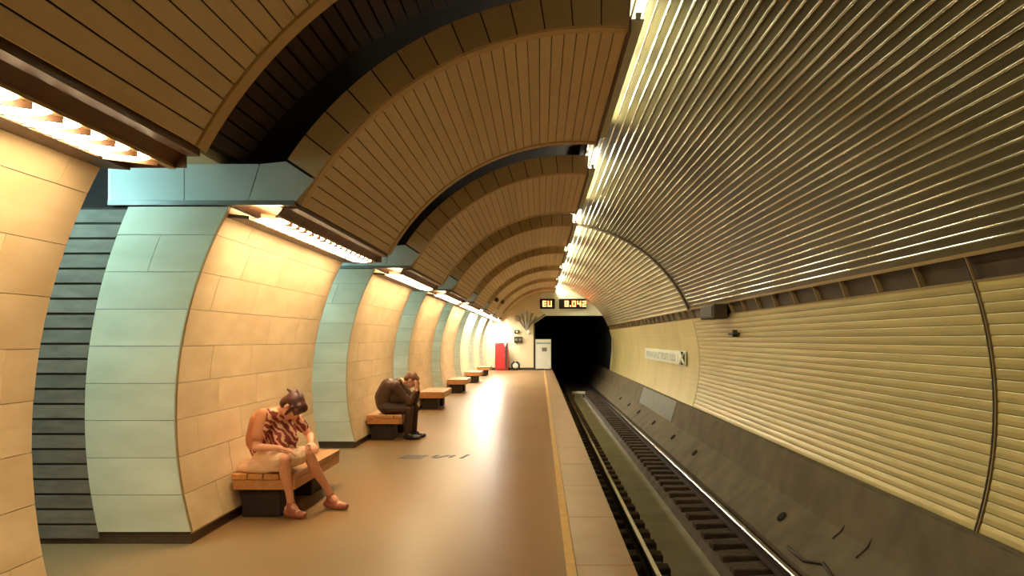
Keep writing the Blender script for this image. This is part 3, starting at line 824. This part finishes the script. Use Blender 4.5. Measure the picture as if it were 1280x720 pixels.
def head(mb, c, fwd, up, k=1.0):
    f, u, l = frame(fwd, up); c = Vector(c)
    rot = Matrix((f, l, u)).transposed()
    P = lambda a, b, d: c + (f * a + l * b + u * d) * k
    mb.ell(P(-.012, 0, .03), .098 * k, .078 * k, .088 * k, rot, 18, 12)     # cranium
    mb.ell(P(.035, 0, -.035), .062 * k, .060 * k, .080 * k, rot, 14, 10)    # face
    mb.ell(P(.055, 0, -.088), .032 * k, .034 * k, .026 * k, rot)            # chin
    mb.cap(P(.088, 0, .012), .010 * k, P(.112, 0, -.030), .015 * k)         # nose
    mb.cap(P(.082, .03, .022), .012 * k, P(.082, -.03, .022), .012 * k)     # brow
    mb.cap(P(.090, .018, -.060), .008 * k, P(.090, -.018, -.060), .008 * k) # lips
    for s in (-1, 1): mb.ell(P(-.005, s * .080, -.012), .020 * k, .010 * k, .032 * k, rot)   # ears
    return P


def hand(mb, wrist, fwd, palm_n, side, curl=.5, k=1.0):
    """palm and five fingers; fwd along the fingers, palm_n out of the palm, side +1/-1 puts the thumb"""
    f, n_, l = frame(fwd, palm_n); w = Vector(wrist)
    rot = Matrix((f, l, n_)).transposed()
    mb.ell(w + f * .045 * k, .052 * k, .040 * k, .016 * k, rot, 12, 8)
    for i, (off, ln) in enumerate(((.032, .070), (.011, .080), (-.011, .075), (-.032, .058))):
        p = w + f * .078 * k + l * off * k * side
        d1 = (f * cos(curl * .5) + n_ * sin(curl * .5)); d2 = (f * cos(curl * 1.2) + n_ * sin(curl * 1.2)); d3 = (f * cos(curl * 1.8) + n_ * sin(curl * 1.8))
        p1 = p + d1 * ln * .45 * k; p2 = p1 + d2 * ln * .32 * k; p3 = p2 + d3 * ln * .25 * k
        mb.chain([(p, .0095 * k), (p1, .0088 * k), (p2, .008 * k), (p3, .007 * k)])
    t0 = w + f * .025 * k + l * .030 * k * side
    t1 = t0 + (f * .5 + l * .75 * side + n_ * .3).normalized() * .040 * k
    t2 = t1 + (f * .85 + l * .35 * side + n_ * .35).normalized() * .032 * k
    mb.chain([(t0, .014 * k), (t1, .0105 * k), (t2, .0085 * k)])


def foot_shape(mb, ankle, toe, up=(0, 0, 1), k=1.0, grow=0.0):
    a = Vector(ankle); t = Vector(toe); f = (t - a); f.z *= .6
    f, u, l = frame(t - a, up)
    heel = a - Vector((f.x, f.y, 0)).normalized() * .035 + Vector((0, 0, -.045))
    ball = heel.lerp(t, .68) + Vector((0, 0, -.004))
    g = grow
    mb.cap(heel, .032 + g, ball, .034 + g); mb.cap(ball, .034 + g, t, .022 + g)
    mb.cap(ball + l * .012, .028 + g, t + l * .012, .020 + g); mb.cap(ball - l * .012, .028 + g, t - l * .012, .020 + g)
    mb.cap(a, .034 + g, ball.lerp(a, .45), .034 + g)


# ---- woman on the first bench
wo = thing('person', 'seated person in plum print top and beige skirt, head bowed, hands on knees', 'person', (-2.5, 7.15, .41))
pel = Vector((-2.56, 7.20, .52)); wai = Vector((-2.60, 7.17, .68)); che = Vector((-2.53, 7.11, .85)); nk = Vector((-2.40, 7.06, .96))
sR, sL = Vector((-2.48, 6.95, .925)), Vector((-2.33, 7.25, .895))
hc = Vector((-2.262, 7.02, 1.005)); hf, hu = (.50, -.22, -.84), (.8, -.1, .6)
hR, hL = Vector((-2.55, 7.09, .505)), Vector((-2.53, 7.31, .505))
kR, kL = Vector((-2.26, 6.80, .555)), Vector((-2.15, 7.13, .555))
aR, aL = Vector((-2.265, 6.98, .125)), Vector((-2.00, 7.33, .128))
tR, tL = Vector((-2.14, 6.93, .034)), Vector((-1.845, 7.29, .036))
eR, eL = Vector((-2.53, 6.84, .655)), Vector((-2.19, 7.32, .70))
wR, wL = Vector((-2.305, 6.83, .650)), Vector((-2.13, 7.15, .655))
b = MB()
b.chain([(pel, .13), (wai, .115), (che, .115), (nk, .05)]); b.cap(sR, .055, sL, .055)
b.cap(nk, .048, hc - Vector((.03, 0, .03)), .045)
Pw = head(b, hc, hf, hu, 1.0)
for hj, kn, an, to in ((hR, kR, aR, tR), (hL, kL, aL, tL)):
    b.chain([(hj, .085), (hj.lerp(kn, .5), .072), (kn, .055)])
    cal = kn.lerp(an, .32) - (an - kn).cross(Vector((0, 1, 0))).normalized() * .012
    b.chain([(kn, .054), (cal, .053), (kn.lerp(an, .7), .038), (an, .032)])
    foot_shape(b, an, to)
for sh, el, wr_ in ((sR, eR, wR), (sL, eL, wL)):
    b.chain([(sh, .050), (sh.lerp(el, .5), .044), (el, .036)]); b.chain([(el, .036), (el.lerp(wr_, .3), .037), (wr_, .026)])
hand(b, wR, (.95, .1, -.25), (-.1, 0, -1), -1, .55); hand(b, wL, (.55, -.75, -.35), (-.2, .0, -1), 1, .55)
blob(b, 'body', 'skin', wo, .0065, 3)
b = MB()                                            # top with short sleeves
b.chain([(pel + Vector((0, 0, .04)), .140), (wai, .130), (che, .132), (nk - Vector((.03, 0, .03)), .075)]); b.cap(sR, .072, sL, .072)
b.cap(sR, .070, sR.lerp(eR, .55), .060); b.cap(sL, .068, sL.lerp(eL, .55), .058)
b.cap(che + Vector((.05, 0, -.02)), .10, wai + Vector((.1, -.05, -.04)), .10)
b.cap(wai + Vector((.10, -.05, -.04)), .09, pel + Vector((.16, -.08, .10)), .07)
b.cap(che + Vector((.10, -.02, -.05)), .085, Vector((-2.37, 7.02, .67)), .075)
b.cap(sL + Vector((-.04, -.06, -.06)), .075, Vector((-2.30, 7.12, .69)), .06)
for i in range(4):                                  # hanging folds at the hem
    x = -2.50 + .07 * i
    b.cap((x, 6.97 + .04 * i, .74), .022, (x + .03, 6.93 + .05 * i, .64), .016)
blob(b, 'print_top', 'print', wo, .009, 5)
b = MB()                                            # pale shawl-like back of the top
b.chain([(wai + Vector((-.025, -.02, .0)), .115), (che + Vector((-.03, -.018, .01)), .118), (nk + Vector((-.05, -.01, -.025)), .07)])
b.cap(sR + Vector((-.02, -.012, .004)), .072, eR.lerp(sR, .35) + Vector((-.012, -.012, 0)), .060)
blob(b, 'shoulder_wrap', 'sleeve', wo, .009, 5)
b = MB()                                            # skirt to the knee, with folds over the lap and the seat
b.cap(pel + Vector((0, 0, .035)), .14, pel + Vector((.02, 0, .025)), .14)
for t in (0, .25, .5, .75, 1):
    q0 = hR.lerp(hL, t); q1 = kR.lerp(kL, t)
    sag = -.02 * sin(pi * t)
    b.chain([(q0, .105), (q0.lerp(q1, .5) + Vector((0, 0, sag)), .092), (q0.lerp(q1, .86) + Vector((0, 0, sag)), .078)])
for t in (.15, .4, .62, .85):
    q0 = hR.lerp(hL, t); q1 = kR.lerp(kL, t)
    b.cap(q0.lerp(q1, .3) + Vector((0, 0, .09)), .016, q0.lerp(q1, .8) + Vector((0, 0, .055)), .02)
b.chain([(Vector((-2.74, 7.02, .44)), .03), (Vector((-2.62, 6.95, .45)), .045), (Vector((-2.45, 6.92, .46)), .05)])
b.cap(Vector((-2.72, 7.1, .46)), .06, Vector((-2.62, 6.98, .46)), .06)
b.cap(hR + Vector((-.05, -.03, -.03)), .075, kR.lerp(hR, .3) + Vector((0, -.03, -.06)), .05)
blob(b, 'skirt', 'skirt', wo, .009, 4)
b = MB()                                            # hair with two pinned tufts
f_, u_, l_ = frame(hf, hu); rot = Matrix((f_, l_, u_)).transposed()
b.ell(Pw(-.022, 0, .040), .102, .088, .092, rot, 18, 12); b.ell(Pw(-.06, 0, -.02), .06, .075, .08, rot, 14, 10)
b.ell(Pw(.050, 0, .075), .060, .078, .05, rot); b.ell(Pw(.075, -.02, .035), .03, .06, .045, rot); b.cap(Pw(.03, .075, .03), .022, Pw(.05, .074, -.06), .012); b.cap(Pw(.03, -.075, .03), .022, Pw(.05, -.074, -.06), .012)
b.cap(Vector(Pw(-.05, .03, .09)), .04, hc + Vector((-.055, .03, .155)), .012); b.cap(Vector(Pw(.03, -.02, .09)), .035, hc + Vector((.045, -.01, .15)), .010)
blob(b, 'hair', 'hair_w', wo, .007, 3)
for s in (-1, 1):
    e = MB(); e.ell(Pw(.086, s * .030, -.002), .010, .012, .009, rot, 10, 6); part(e, 'eye', 'eye', wo, True)
for an, to in ((aR, tR), (aL, tL)):
    b = MB(); foot_shape(b, an - Vector((0, 0, .035)), to, grow=.008); b.cap(an + Vector((0, 0, .01)), .040, an - Vector((0, 0, .02)), .042)
    blob(b, 'shoe', 'shoe_w', wo, .007, 2)

# ---- man on the second bench
mn = thing('person', 'seated person in dark brown jacket bent forward with face in hands', 'person', (-2.45, 12.5, .41))
pel = Vector((-2.52, 12.50, .555)); wai = Vector((-2.54, 12.50, .68)); che = Vector((-2.45, 12.50, .84)); nk = Vector((-2.25, 12.50, .93))
sR, sL = Vector((-2.33, 12.33, .87)), Vector((-2.31, 12.69, .86))
hc = Vector((-2.095, 12.49, .955)); hf, hu = (.70, 0, -.72), (.7, 0, .7)
hR, hL = Vector((-2.50, 12.40, .51)), Vector((-2.50, 12.60, .51))
kR, kL = Vector((-2.10, 12.37, .50)), Vector((-2.07, 12.66, .50))
aR, aL = Vector((-2.13, 12.38, .10)), Vector((-2.09, 12.68, .10))
tR, tL = Vector((-1.95, 12.36, .04)), Vector((-1.91, 12.66, .04))
eR, eL = Vector((-2.10, 12.34, .60)), Vector((-2.06, 12.66, .60))
wR, wL = Vector((-2.00, 12.415, .80)), Vector((-1.99, 12.575, .80))
b = MB()
b.chain([(pel, .13), (wai, .125), (che, .13), (nk, .055)]); b.cap(sR, .06, sL, .06); b.cap(nk, .055, hc - Vector((.04, 0, .02)), .05)
Pm = head(b, hc, hf, hu, 1.04)
for hj, kn, an, to in ((hR, kR, aR, tR), (hL, kL, aL, tL)):
    b.chain([(hj, .085), (hj.lerp(kn, .5), .075), (kn, .058)]); b.chain([(kn, .056), (kn.lerp(an, .32), .055), (kn.lerp(an, .7), .042), (an, .036)]); foot_shape(b, an, to)
for sh, el, wr_ in ((sR, eR, wR), (sL, eL, wL)):
    b.chain([(sh, .055), (sh.lerp(el, .5), .048), (el, .040)]); b.chain([(el, .040), (el.lerp(wr_, .3), .040), (wr_, .028)])
hand(b, wR, (.05, .05, .95), (-.8, .45, .2), 1, .35, 1.05); hand(b, wL, (.05, -.05, .95), (-.8, -.45, .2), -1, .35, 1.05)
blob(b, 'body', 'skin', mn, .0065, 3)
b = MB()
b.chain([(pel + Vector((0, 0, .02)), .150), (wai, .152), (che, .155), (nk - Vector((.05, 0, .02)), .085)]); b.cap(sR, .082, sL, .082)
for sh, el, wr_ in ((sR, eR, wR), (sL, eL, wL)):
    b.chain([(sh, .078), (sh.lerp(el, .5), .066), (el, .056)]); b.chain([(el, .056), (el.lerp(wr_, .35), .052), (el.lerp(wr_, .80), .042)])
b.cap(che + Vector((.05, 0, -.06)), .11, pel + Vector((.14, 0, .09)), .11); b.cap(che + Vector((.12, 0, -.08)), .10, pel + Vector((.26, 0, .09)), .09)
blob(b, 'jacket', 'jacket', mn, .009, 4)
b = MB()
b.cap(pel, .140, pel + Vector((.03, 0, -.02)), .135)
for hj, kn, an in ((hR, kR, aR), (hL, kL, aL)):
    b.chain([(hj, .098), (hj.lerp(kn, .5), .088), (kn, .070)]); b.chain([(kn, .070), (kn.lerp(an, .5), .064), (kn.lerp(an, .93), .060)])
blob(b, 'trousers', 'trousers', mn, .009, 3)
b = MB()                                            # pale shirt collar
for k in range(10):
    a, c_ = 2 * pi * k / 10, 2 * pi * (k + 1) / 10
    q = lambda t: nk + Vector((.035, 0, .012)) + Vector((.045, 0, -.05)) * cos(t) + Vector((0, .072, 0)) * sin(t)
    b.cap(q(a), .014, q(c_), .014, 6)
blob(b, 'collar', 'skirt', mn, .006, 2)
f_, u_, l_ = frame(hf, hu); rot = Matrix((f_, l_, u_)).transposed()
b = MB(); b.ell(Pm(-.022, 0, .042), .106, .088, .093, rot, 18, 12); b.ell(Pm(-.065, 0, -.015), .055, .075, .07, rot, 14, 10); b.ell(Pm(.04, 0, .09), .05, .065, .034, rot)
blob(b, 'hair', 'hair_m', mn, .007, 2)
for s in (-1, 1):
    e = MB(); e.ell(Pm(.088, s * .031, -.002), .010, .012, .009, rot, 10, 6); part(e, 'eye', 'eye', mn, True)
for an, to in ((aR, tR), (aL, tL)):
    b = MB(); foot_shape(b, an - Vector((0, 0, .01)), to, grow=.012); blob(b, 'shoe', 'shoe_m', mn, .007, 2)
